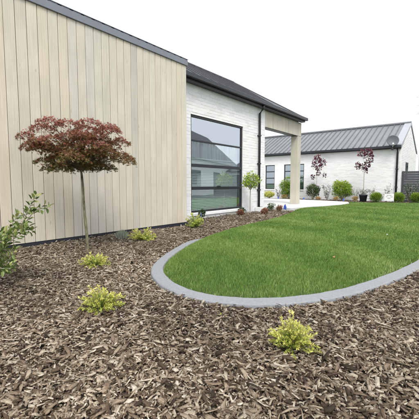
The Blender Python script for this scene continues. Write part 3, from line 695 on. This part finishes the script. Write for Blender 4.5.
# -------- the red maple
def maple():
    loc = gnd(88, 252); t = empty('maple_tree', (loc[0], loc[1], 0)); tag(t, 'small standard Japanese maple with flat red crown before the timber wall', 'tree')
    r = np.random.default_rng(31); rr = random.Random(31)
    # local frame: a = picture right, b = away from the camera
    A = np.array([_R.x, _R.y, 0]); B = np.array([_F0.x, _F0.y, 0])
    top = Vector((A[0]*-.06, A[1]*-.06, 1.13))
    tr = MB(); pts = [(0, 0, -.05), (A[0]*-.01, A[1]*-.01, .25), (A[0]*-.035, A[1]*-.035, .6), (A[0]*-.045, A[1]*-.045, .95), tuple(top)]
    tr.tube([Vector(p) for p in catmull(pts, 5)], [a_*(1+.07*math.sin(i_*1.9)) for i_, a_ in enumerate(np.linspace(.022, .014, 21))], 9)
    # shelves: (right, away, height, half width, half depth, half height)
    sh = []; KX = .74
    for a, z, wx in ((-.86, 1.60, .13), (-.70, 1.73, .20), (-.62, 1.50, .18), (-.52, 1.80, .2), (-.45, 1.56, .22), (-.55, 1.33, .2), (-.28, 1.80, .22), (-.2, 1.64, .24), (-.3, 1.40, .22), (-.05, 1.75, .24), (.05, 1.60, .24), (-.05, 1.40, .22),
                     (.18, 1.78, .22), (.26, 1.58, .22), (.38, 1.77, .2), (.52, 1.70, .18), (.62, 1.58, .15), (.30, 1.38, .2), (.16, 1.24, .2), (.55, 1.38, .17), (.66, 1.38, .13), (.78, 1.33, .12), (.92, 1.28, .10), (-.38, 1.22, .18), (-.12, 1.22, .2), (.34, 1.22, .15), (-.68, 1.36, .12), (.0, 1.52, .25)):
        sh.append((a*KX-.01, rr.uniform(-.26, .22), z, wx*.88, rr.uniform(.12, .2), .04))
    for a, z in ((-.5, 1.27), (-.36, 1.2), (-.2, 1.17), (-.05, 1.3), (.1, 1.19), (.25, 1.25), (.38, 1.3), (-.3, 1.33), (.05, 1.42), (-.12, 1.46), (-.5, 1.44), (.36, 1.46), (.22, 1.5), (-.62, 1.5)):
        for b in (-.2,): sh.append((a*.95+rr.uniform(-.05, .05), b+rr.uniform(-.1, .1), z+rr.uniform(-.03, .03), rr.uniform(.12, .19), .16, .05))
    for k_ in range(14):
        q = rr.uniform(0, 2*math.pi); rad = rr.uniform(.25, .55); a = math.cos(q)*rad-.05; b = math.sin(q)*rad
        sh.append((a, b, 1.72-.45*rad*rad-rr.uniform(0, .35), rr.uniform(.14, .22), rr.uniform(.14, .22), .05))
    P = []; D = []; Nn = []; T = []
    for (a, b, z, wx, wy, wz) in sh:
        c = A*a+B*b+np.array([0, 0, z]); n = int(26000*wx*wy*.27)+75
        q = r.uniform(0, 2*np.pi, n); s = np.sqrt(r.uniform(0, 1, n)); uu = s*np.cos(q)*wx; vv = s*np.sin(q)*wy
        dome = (1-s**2)*wz-s**2*.045
        p = c+uu[:, None]*A+vv[:, None]*B; p[:, 2] += dome+r.normal(0, .016, n)-.03
        out = unit(np.cos(q)[:, None]*A+np.sin(q)[:, None]*B+r.normal(0, .45, (n, 3))); out[:, 2] -= .35
        P.append(p); D.append(out); nm = rnd_dirs(n, r, 1.6); Nn.append(nm)
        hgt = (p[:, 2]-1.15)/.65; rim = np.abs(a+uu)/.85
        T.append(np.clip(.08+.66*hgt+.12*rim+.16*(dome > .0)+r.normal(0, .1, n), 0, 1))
        e = Vector(c)-Vector((0, 0, .03))
        j = top.lerp(e, .45); j.z = max(j.z, top.z+.05)+.05
        tr.tube([top, *[p_ for p_ in branch_pts(top.lerp(j, .5), j, .0, 2, .01, rr)][1:], *branch_pts(j, e, .02, 4, .015, rr)[1:]], [.012, .0095, .008, .006, .005, .004, .003], 5, cap=False)
    P = np.concatenate(P); D = np.concatenate(D); Nn = np.concatenate(Nn); T = np.concatenate(T); n = len(P)
    L = r.uniform(.017, .034, n)
    # branch pieces that go wrong in count are rebuilt simply
    tr.build('trunk', M['bark'], t, smooth=True)
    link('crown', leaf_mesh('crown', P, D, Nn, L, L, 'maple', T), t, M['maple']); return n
print('maple leaves', maple())

# -------- golden feathery shrubs
def gold_shrub(name, label, loc, w_, h_, seed, n_st=70, leaf=.024, mat='gold', group='golden shrubs planted in the bark', shape='needle', tone0=.2, per=26, tw='twig', cat='shrub', wid=.36):
    t = empty(name, loc); tag(t, label, cat, group)
    r = np.random.default_rng(seed); st = MB(); P = []; D = []; Nn = []; T = []
    for i in range(n_st):
        az = r.uniform(0, 2*np.pi); el = r.uniform(0, 1)**.7
        reach = w_/2*(.3+.7*el)*r.uniform(.65, 1.2); hz = h_*(1.05-.6*el**1.5)*r.uniform(.35, 1.12)
        b0 = np.array([math.cos(az), math.sin(az), 0])*w_*.05*r.random(); e = np.array([math.cos(az)*reach, math.sin(az)*reach, hz])
        ctl = np.array([math.cos(az)*reach*.35, math.sin(az)*reach*.35, hz*.72])
        ts = np.linspace(0, 1, 6)[:, None]; cv = (1-ts)**2*b0+2*ts*(1-ts)*ctl+ts**2*e
        st.tube([Vector(c) for c in cv], list(np.linspace(.0028, .0009, 6)*max(1, leaf/.024)), 4, cap=False)
        k_ = per; tt = r.uniform(.12, 1, k_)**.75; tt[:3] = r.uniform(.93, 1.0, 3)
        p = (1-tt[:, None])**2*b0+2*tt[:, None]*(1-tt[:, None])*ctl+tt[:, None]**2*e
        tg = unit(2*(1-tt[:, None])*(ctl-b0)+2*tt[:, None]*(e-ctl))
        d = unit(tg*.9+rnd_dirs(k_, r)*.85+np.array([0, 0, .15]))
        P.append(p); D.append(d); Nn.append(rnd_dirs(k_, r, .9))
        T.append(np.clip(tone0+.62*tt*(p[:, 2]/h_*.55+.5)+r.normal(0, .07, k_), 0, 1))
    P = np.concatenate(P); P[:, 2] = np.maximum(P[:, 2], .008); n = len(P); L = r.uniform(.6, 1.25, n)*leaf
    st.build('stems', M[tw], t)
    link('foliage', leaf_mesh('foliage', P, np.concatenate(D), np.concatenate(Nn), L, L*wid, shape, np.concatenate(T)), t, M[mat])
    return t
def at(px, py): p = gnd(px, py); return (p[0], p[1], float(gz(p[0], p[1])))
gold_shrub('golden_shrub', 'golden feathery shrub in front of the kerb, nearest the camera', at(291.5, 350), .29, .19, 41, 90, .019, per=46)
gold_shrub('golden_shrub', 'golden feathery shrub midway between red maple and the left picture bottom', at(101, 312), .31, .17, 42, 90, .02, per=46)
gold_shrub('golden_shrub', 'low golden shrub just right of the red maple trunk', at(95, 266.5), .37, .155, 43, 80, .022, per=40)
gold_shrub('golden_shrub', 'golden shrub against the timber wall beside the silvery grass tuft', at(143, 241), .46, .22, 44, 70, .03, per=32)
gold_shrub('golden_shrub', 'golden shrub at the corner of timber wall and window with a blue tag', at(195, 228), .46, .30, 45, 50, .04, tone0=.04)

# -------- silvery grass tuft by the wall
def tuft(name, label, loc, w_, h_, n, seed, mat, group=None, lw=.006):
    t = empty(name, loc); tag(t, label, 'grass tuft', group); r = np.random.default_rng(seed)
    az = r.uniform(0, 2*np.pi, n); s = np.sqrt(r.uniform(0, 1, n)); b = np.stack([np.cos(az)*s*w_*.22, np.sin(az)*s*w_*.22, 0*s], 1)
    e = np.stack([np.cos(az)*s*w_*.5, np.sin(az)*s*w_*.5, h_*(1-.45*s**2)*r.uniform(.7, 1.05, n)], 1); d = e-b; L = np.linalg.norm(d, axis=1)
    link('blades', leaf_mesh('blades', b, d, rnd_dirs(n, r), L, np.full(n, lw), 'needle', r.uniform(0, 1, n)), t, M[mat]); return t
tuft('grass_tuft', 'silvery green grass tuft against the base of the timber wall', at(122, 240), .26, .2, 420, 51, 'silver')

# -------- left foreground shrub with leaning branches
def left_shrub():
    D0 = 3.0
    def P_(px, py, d=D0): v = ray(px, py); return Vector((v.x*d, v.y*d, HC+v.z*d))
    base = P_(-34, 290); base.z = float(gz(base.x, base.y))
    t = empty('leafy_shrub', tuple(base)); tag(t, 'glossy green leafy shrub with long leaning branches at the left edge', 'shrub')
    rr = random.Random(61); r = np.random.default_rng(61); st = MB(); P = []; D = []; Nn = []; T = []
    def twig(pts, rad, leaves, spread=1.0, t0=.25):
        pts = [Vector(p)-base for p in pts]; cv = catmull(pts, 6); m = len(cv); st.tube(cv, list(np.linspace(rad, rad*.3, m)), 6, cap=False)
        leaves = int(leaves*1.45)
        for k_ in range(leaves):
            u = t0+(1-t0)*((k_+.5)/leaves)**.75; i = min(int(u*(m-1)), m-2); p = cv[i]; tg = (cv[i+1]-cv[i]).normalized()
            sd_ = tg.cross(Vector((0, 0, 1))).normalized(); a = k_*2.4+rr.uniform(-.5, .5)
            o = (sd_*math.cos(a)+tg.cross(sd_)*math.sin(a)); d = (tg*rr.uniform(.2, .9)+o*rr.uniform(.5, 1.1)*spread+Vector((rr.gauss(0, .25), rr.gauss(0, .25), rr.gauss(.1, .3)))).normalized(); p = p+o*rr.uniform(0, .02)+Vector((0, 0, rr.gauss(0, .008)))
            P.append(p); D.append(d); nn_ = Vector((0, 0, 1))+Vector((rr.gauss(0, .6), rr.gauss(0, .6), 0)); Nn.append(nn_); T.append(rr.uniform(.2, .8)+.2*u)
    gb = base
    def br_(stops, rad, lv, dd=0, **k_):
        twig([gb+Vector((rr.uniform(-.02, .02), rr.uniform(-.02, .02), 0))]+[P_(x, y, D0+dd) for x, y in stops], rad, lv, **k_)
    br_([(-14, 252), (6, 238), (20, 226), (29, 208), (37, 195)], .010, 34, 0, t0=.45)
    br_([(-10, 250), (10, 236), (24, 224), (36, 210), (50, 206)], .008, 26, .05, t0=.5)
    br_([(-12, 255), (8, 238), (22, 229), (34, 231)], .007, 26, -.06, t0=.45)
    br_([(-16, 258), (2, 240), (12, 224), (19, 214)], .006, 18, .1, t0=.5)
    br_([(-14, 262), (4, 246), (18, 236), (29, 228)], .006, 24, -.1, t0=.4)
    br_([(-20, 264), (-4, 252), (6, 250), (16, 252)], .006, 26, -.12, t0=.3)
    br_([(-20, 268), (-6, 258), (4, 258), (12, 262)], .006, 26, .05, t0=.3)
    br_([(-22, 270), (-10, 262), (-2, 264), (4, 272)], .005, 22, -.15, t0=.3)
    for k_ in range(12):
        x, y = rr.uniform(-6, 15), rr.uniform(228, 268)
        br_([(-26, 264), (x-10, y+4), (x, y)], .005, 22, rr.uniform(-.3, .25), t0=.35)
    for k_ in range(14):
        x, y = rr.uniform(-80, 2), rr.uniform(205, 268)
        br_([(-34+(x+34)*.4, 262), (x, y+8), (x+rr.uniform(-8, 8), y)], .006, 26, rr.uniform(-.35, .3), t0=.3)
    n = len(P); L = r.uniform(.034, .068, n)
    st.build('branches', M['pale_bark'], t, smooth=True)
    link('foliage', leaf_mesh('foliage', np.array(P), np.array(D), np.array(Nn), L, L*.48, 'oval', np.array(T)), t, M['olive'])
left_shrub()

# -------- crown plants: standard trees, balls, bushes
def blob_plant(name, label, cat, loc, lumps, n_leaf, leaf, mat, seed, trunk=None, bark='twig', shape='oval', group=None, wid=.5, hollow=.35, part='foliage', tone=(.1, .75), limbs=True, upb=.3):
    """lumps: (x, y, z, rx, ry, rz) ellipsoids; leaves gather near their surfaces"""
    t = empty(name, loc); tag(t, label, cat, group); r = np.random.default_rng(seed); rr = random.Random(seed)
    vol = np.array([(l[3]*l[4]*l[5])**(2/3) for l in lumps]); cnt = np.maximum(8, (n_leaf*vol/vol.sum()).astype(int))
    P = []; D = []; T = []; zlo = min(l[2]-l[5] for l in lumps); zhi = max(l[2]+l[5] for l in lumps)
    for l, c in zip(lumps, cnt):
        u = rnd_dirs(c, r); rad = (hollow+(1-hollow)*r.uniform(0, 1, c)**.5)*r.uniform(.85, 1.1, c)
        p = np.array(l[:3])+u*rad[:, None]*np.array(l[3:]); P.append(p); D.append(unit(u+rnd_dirs(c, r)*.8+np.array([0, 0, upb])))
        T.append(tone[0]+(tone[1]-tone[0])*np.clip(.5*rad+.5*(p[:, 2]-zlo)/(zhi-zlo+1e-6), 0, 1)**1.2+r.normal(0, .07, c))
    P = np.concatenate(P); P[:, 2] = np.maximum(P[:, 2], .01); n = len(P); L = r.uniform(.65, 1.25, n)*leaf
    st = MB()
    if trunk:
        th, r0_, r1_ = trunk; mid = Vector((rr.uniform(-.02, .02), rr.uniform(-.02, .02), th*.5))
        st.tube([Vector(v) for v in catmull([(0, 0, -.04), tuple(mid), (0, 0, th)], 5)], list(np.linspace(r0_, r1_, 11)), 8); fork = Vector((0, 0, th)); rb_ = r1_*.6
    else: fork = Vector((0, 0, 0.0)); rb_ = leaf*.12
    if limbs:
        for l in lumps:
            e = Vector(l[:3]); s0 = fork if not trunk else fork-Vector((0, 0, min(.3, max(0, fork.z-e.z+.15)))); m_ = s0.lerp(e, .5)+Vector((rr.uniform(-.05, .05)*l[3], rr.uniform(-.05, .05)*l[3], .0))
            st.tube([s0, m_, e], [rb_, rb_*.7, rb_*.35], 5, cap=False)
            for k_ in range(5):
                d_ = Vector(rnd_dirs(1, r, .4)[0]); e2 = e+Vector((d_.x*l[3]*.8, d_.y*l[4]*.8, d_.z*l[5]*.8)); st.tube([m_.lerp(e, .6), e2], [rb_*.4, rb_*.15], 4, cap=False)
        st.build('trunk' if trunk else 'stems', M[bark], t, smooth=True)
    link(part, leaf_mesh(part, P, np.concatenate(D), rnd_dirs(n, r, .7), L, L*wid, shape, np.clip(np.concatenate(T), 0, 1)), t, M[mat])
    return t
def lumpy(w_, h_, zc, k_, seed, size=.45, flat=1.0):
    rr = random.Random(seed); out = [(0, 0, zc, w_*.34, w_*.34, h_*.36)]
    for i in range(k_):
        a = 2*math.pi*i/k_*1.618+rr.uniform(-.4, .4); s = rr.uniform(.35, .75); z = rr.uniform(-.6, .7); q = math.sqrt(max(.1, 1-z*z))
        out.append((math.cos(a)*w_*.5*s*q, math.sin(a)*w_*.5*s*q, zc+z*h_*.32, w_*size*.5*rr.uniform(.6, 1), w_*size*.5*rr.uniform(.6, 1), h_*size*.4*rr.uniform(.6, 1)*flat))
    return out
# standard tree by the downpipe
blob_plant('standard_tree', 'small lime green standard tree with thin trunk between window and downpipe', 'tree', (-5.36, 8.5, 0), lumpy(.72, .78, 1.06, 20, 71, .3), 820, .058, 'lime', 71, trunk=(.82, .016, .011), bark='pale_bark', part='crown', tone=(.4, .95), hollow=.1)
# low plants near the brick wall
blob_plant('clipped_shrub', 'small dark green clipped shrub at the window corner behind a blue tag', 'shrub', (-5.56, 6.42, 0), lumpy(.26, .30, .16, 6, 72), 420, .035, 'darkgreen', 72, tone=(.1, .6))
blob_plant('clipped_shrub', 'small dark green shrub under the far corner of the window', 'shrub', (-5.62, 8.42, 0), lumpy(.26, .24, .13, 6, 73), 380, .035, 'darkgreen', 73, tone=(.15, .7))
blob_plant('clipped_shrub', 'small grey green shrub at the porch corner beside the downpipe', 'shrub', (-5.55, 10.15, 0), lumpy(.34, .3, .16, 6, 74), 380, .04, 'darkgreen', 74, tone=(.3, .95))
for k_, (px, py, w_, h_, lab) in enumerate(((264, 214.5, .32, .22, 'low red brown plant near the lawn edge below the standard tree'), (279, 212, .26, .28, 'upright red leafed plant beside the blue tag near the patio edge'), (240.5, 216, .26, .2, 'small red tinged plant in the bark under the window end'))):
    blob_plant('red_plant', lab, 'plant', at(px, py), lumpy(w_, h_, h_*.5, 6, 75+k_), 300, .045, 'redleaf', 75+k_, group='low red leafed plants by the lawn edge', tone=(.2, .95), hollow=.1)

# blue plastic plant tags
def plant_tag(label, loc, s):
    t = empty('plant_tag', loc, R(-30)); tag(t, label, 'plant tag', 'blue plant tags')
    MB().box((-.006*s, -.002, -.03), (.006*s, .002, .10*s)).build('stake', M['white_plastic'], t)
    m = MB().prism([(-.05*s, 0, .07*s), (.05*s, 0, .07*s), (.035*s, 0, .12*s), (.016*s, 0, .19*s), (-.016*s, 0, .19*s), (-.035*s, 0, .12*s)], (0, -.008, 0)); m.build('tag_body', M['blue'], t, bevel=.001)
    MB().prism([(-.03*s, -.013, .155*s), (.012*s, -.013, .155*s), (.016*s, -.013, .21*s), (-.022*s, -.013, .205*s)], (0, .004, 0)).build('tag_top', M['white_plastic'], t)
def plain_tag(label, loc, s):
    t = empty('plant_tag', loc, R(-25)); tag(t, label, 'plant tag', 'blue plant tags')
    MB().box((-.005*s, -.002, -.03), (.005*s, .002, .09*s)).build('stake', M['white_plastic'], t)
    MB().prism([(-.06*s, 0, .06*s), (.055*s, 0, .05*s), (.06*s, 0, .12*s), (.01*s, 0, .20*s), (-.05*s, 0, .14*s)], (0, -.008, 0)).build('tag_body', M['blue'], t, bevel=.001)
plant_tag('blue and white plant tag under the near window corner', at(201, 220), 1.0)
plain_tag('bright blue plant tag in the bark just before the patio edge', at(285, 211), 1.35)

# small white block at the foot of the downpipe
b_ = empty('drain_block', (XB+.13, 9.62, 0)); tag(b_, 'small white concrete drain block at the foot of the downpipe', 'drain block')
MB().box((-.11, -.14, -.03), (.11, .14, .16)).build('block', M['sill'], b_, bevel=.008); MB().box((-.07, -.1, .16), (.07, .1, .167)).build('grate', M['dark_metal'], b_)

# -------- plants of the far bed
ZB = .05
def fpx(px, Y): return (at_y(px, Y), Y, ZB)
blob_plant('golden_ball_shrub', 'round golden shrub below the narrow far window', 'shrub', fpx(269, 17.35), lumpy(.7, .52, .27, 10, 81, .5), 2200, .05, 'gold', 81, tone=(.25, .9))
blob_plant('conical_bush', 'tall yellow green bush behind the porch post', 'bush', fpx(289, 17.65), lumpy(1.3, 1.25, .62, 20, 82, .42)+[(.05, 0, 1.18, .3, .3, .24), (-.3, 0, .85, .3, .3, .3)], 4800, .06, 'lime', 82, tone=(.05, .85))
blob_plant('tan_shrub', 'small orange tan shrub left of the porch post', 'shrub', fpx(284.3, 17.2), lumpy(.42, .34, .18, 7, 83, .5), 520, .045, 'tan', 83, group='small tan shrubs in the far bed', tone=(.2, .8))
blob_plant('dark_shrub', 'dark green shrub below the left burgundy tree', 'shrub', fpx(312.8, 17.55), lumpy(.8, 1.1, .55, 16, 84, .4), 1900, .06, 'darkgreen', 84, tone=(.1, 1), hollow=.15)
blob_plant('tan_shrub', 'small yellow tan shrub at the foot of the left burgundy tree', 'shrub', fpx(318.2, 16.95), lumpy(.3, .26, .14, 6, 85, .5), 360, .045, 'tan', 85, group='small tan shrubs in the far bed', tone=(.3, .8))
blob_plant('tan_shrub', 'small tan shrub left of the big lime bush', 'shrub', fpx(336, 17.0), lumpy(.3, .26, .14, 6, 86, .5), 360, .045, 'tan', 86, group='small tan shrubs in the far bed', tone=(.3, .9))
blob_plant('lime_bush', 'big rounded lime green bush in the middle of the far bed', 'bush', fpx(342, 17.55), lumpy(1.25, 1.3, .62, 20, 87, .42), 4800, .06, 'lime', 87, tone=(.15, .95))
blob_plant('tan_shrub', 'small orange tan shrub beside the dark plant pot', 'shrub', fpx(355.3, 17.1), lumpy(.36, .3, .16, 6, 88, .5), 420, .045, 'tan', 88, group='small tan shrubs in the far bed', tone=(.25, 1))
for k_, (px, Y, lab) in enumerate(((376.3, 17.1, 'clipped lime ball shrub between plant pot and white sign'), (398.6, 17.45, 'clipped lime ball shrub right of the white sign by the downpipe'), (417, 17.8, 'clipped lime ball shrub at the right picture edge'))):
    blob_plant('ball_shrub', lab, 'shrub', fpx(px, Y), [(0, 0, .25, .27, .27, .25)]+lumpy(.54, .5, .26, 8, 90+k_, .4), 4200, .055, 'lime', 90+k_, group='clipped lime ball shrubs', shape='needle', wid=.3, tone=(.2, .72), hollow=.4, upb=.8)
def airy(name, label, loc, w_, h_, stems, leaves, leaf, mat, seed, cat='shrub', group=None, zmin=.15, bark='pale_bark'):
    t = empty(name, loc); tag(t, label, cat, group); r = np.random.default_rng(seed); rr = random.Random(seed); st = MB(); P = []; D = []; T = []
    for s in range(stems):
        a = 2*math.pi*s/stems+rr.uniform(-.4, .4); e = Vector((math.cos(a)*w_*.5*rr.uniform(.4, 1), math.sin(a)*w_*.5*rr.uniform(.4, 1), h_*rr.uniform(.7, 1))); pts = branch_pts((0, 0, -.03), e, .03*h_, 6, .03*w_, rr)
        st.tube(pts, list(np.linspace(.011, .003, 7)), 5, cap=False)
        for k_ in range(leaves):
            u = rr.uniform(zmin, 1); i = min(int(u*6), 5); p = pts[i].lerp(pts[i+1], u*6-i); d = Vector(rnd_dirs(1, r, .3)[0])
            off = d*rr.uniform(0, .09); P.append(p+off); D.append(d); T.append(rr.uniform(.15, .85))
        for k_ in range(4):
            i = rr.randint(2, 5); d = Vector(rnd_dirs(1, r, .5)[0]); st.tube([pts[i], pts[i]+d*.12], [.004, .002], 4, cap=False)
    n = len(P); L = r.uniform(.7, 1.3, n)*leaf; P = np.array(P); P[:, 2] = np.maximum(P[:, 2], .01)
    st.build('stems', M[bark], t); link('foliage', leaf_mesh('foliage', P, np.array(D), rnd_dirs(n, r, .6), L, L*.55, 'oval', np.array(T)), t, M[mat]); return t
airy('airy_shrub', 'thin grey green shrub between the far windows', fpx(278.5, 17.8), .5, .75, 6, 22, .05, 'greyleaf', 101, group='thin grey green shrubs on the far wall')
airy('airy_shrub', 'thin grey green shrub left of the big lime bush', fpx(327, 17.7), .6, .95, 7, 34, .055, 'greyleaf', 102, group='thin grey green shrubs on the far wall')
airy('airy_shrub', 'thin grey green shrub beside the potted burgundy tree', fpx(371.5, 17.7), .5, .8, 6, 26, .05, 'greyleaf', 103, group='thin grey green shrubs on the far wall')
airy('airy_shrub', 'thin grey green shrub right of the big lime bush behind the tan shrub', fpx(355.8, 17.8), .4, .75, 5, 24, .05, 'greyleaf', 104, group='thin grey green shrubs on the far wall')
airy('airy_shrub', 'thin grey green shrub behind the white sign', fpx(387, 17.9), .45, .85, 5, 22, .05, 'greyleaf', 105, group='thin grey green shrubs on the far wall')
airy('dark_twiggy_shrub', 'dark twiggy shrub in front of the charcoal fence', fpx(409.5, 18.2), .75, 1.0, 9, 46, .055, 'darkgreen', 106)
# burgundy trees
T1 = [(.0, 0, 2.25, .2, .2, .26), (.26, .05, 2.05, .22, .2, .22), (-.16, 0, 1.95, .16, .16, .2), (.12, -.1, 1.75, .16, .14, .16), (.42, 0, 1.38, .12, .1, .09), (.1, 0, 1.45, .1, .1, .12), (-.2, 0, 1.3, .12, .1, .12)]
blob_plant('burgundy_tree', 'slim burgundy leafed tree left of the lime bush near the porch post', 'tree', fpx(316.2, 17.6), T1, 470, .085, 'burgundy', 111, trunk=(1.7, .018, .01), bark='pale_bark', part='crown', group='slim burgundy trees', tone=(.1, 1), hollow=.1, wid=.7)
pot = empty('plant_pot', fpx(363.3, 17.2)); tag(pot, 'dark charcoal plant pot holding the right burgundy tree', 'plant pot')
MB().lathe([(.001, 0), (.135, 0), (.19, .33), (.205, .33), (.205, .38), (.18, .38), (.175, .34)], sides=24).build('pot_body', M['pot'], pot, smooth=True); MB().lathe([(.001, .335), (.176, .335)], sides=24).build('potting_soil', M['soil'], pot)
p_ = fpx(363.3, 17.2)
T2 = [(-.12, 0, 2.08, .17, .16, .2), (.14, .05, 2.12, .2, .18, .22), (.30, 0, 2.02, .12, .12, .15), (-.30, 0, 1.52, .14, .12, .17), (-.16, .05, 1.45, .12, .12, .16), (.12, 0, 1.55, .16, .14, .2), (.05, -.05, 1.25, .1, .1, .12), (.28, .0, 1.75, .1, .1, .12)]
blob_plant('burgundy_tree', 'slim burgundy leafed tree growing in the dark plant pot', 'tree', (p_[0], p_[1], ZB+.3), T2, 470, .082, 'burgundy', 112, trunk=(1.55, .018, .01), bark='pale_bark', part='crown', group='slim burgundy trees', tone=(.05, .95), hollow=.1, wid=.7)
airy('pot_plant', 'small pale leafed plant at the foot of the tree in the pot', (p_[0]+.02, p_[1]-.05, ZB+.335), .5, .32, 7, 22, .05, 'greyleaf', 113, cat='plant')
for px, Y, lab in ((278.2, 17.1, 'small blue plant tag between golden and tan shrubs through the porch'), (304, 17.1, 'small blue plant tag just right of the porch post'), (343.5, 17.05, 'small blue plant tag before the big lime bush')):
    x_, y_, z_ = fpx(px, Y); plain_tag(lab, (x_, y_, z_), .85)
# white sign
sg = empty('garden_sign', fpx(389.2, 17.05), R(8)); tag(sg, 'small white board sign standing in the far bed between two lime balls', 'sign')
MB().box((-.20, 0, .10), (.20, .02, .43)).build('board', M['white_plastic'], sg, bevel=.004)
for x_ in (-.13, .13): MB().box((x_-.012, .02, -.06), (x_+.012, .04, .36)).build('stake', M['dark_metal'], sg)
for xa, xb, z in ((-.10, -.02, .35), (.0, .10, .35), (-.14, -.07, .29), (.06, .15, .285), (-.06, .05, .22)): MB().box((xa, -.003, z), (xb, -.0005, z+.022)).build('print', M['ink'], sg)

# -------- loose bits
def fallen(name, label, cat, x, y, s, mat, z):
    o = MB().poly([(-s, 0, 0), (-.3*s, -.4*s, .006), (.7*s, -.3*s, .01), (s, 0, .004), (.5*s, .4*s, .012), (-.4*s, .35*s, .01)]).build(name, M[mat]); o.location = (x, y, z); o.rotation_euler = (.15, .1, random.uniform(0, 6)); tag(o, label, cat)
    so = o.modifiers.new('thick', 'SOLIDIFY'); so.thickness = .003
    return o
p = gnd(334, 257.5, .12); fallen('fallen_leaf', 'single dry brown leaf lying on the lawn', 'leaf', p[0], p[1], .03, 'dead_leaf', .125)
p = gnd(387, 235, .13); fallen('fallen_petal', 'tiny pale petal lying on the lawn', 'petal', p[0], p[1], .017, 'white_plastic', .135)
sp = at(222, 318)
gold_shrub('seedling', 'tiny green seedling in the bark just outside the kerb', sp, .07, .035, 121, 5, .016, mat='lime', group=None, per=5, cat='seedling', tone0=.5)
print('total objects', len(bpy.data.objects), 'tris', sum(len(o.data.loops)-2*len(o.data.polygons) for o in bpy.data.objects if o.type == 'MESH'))
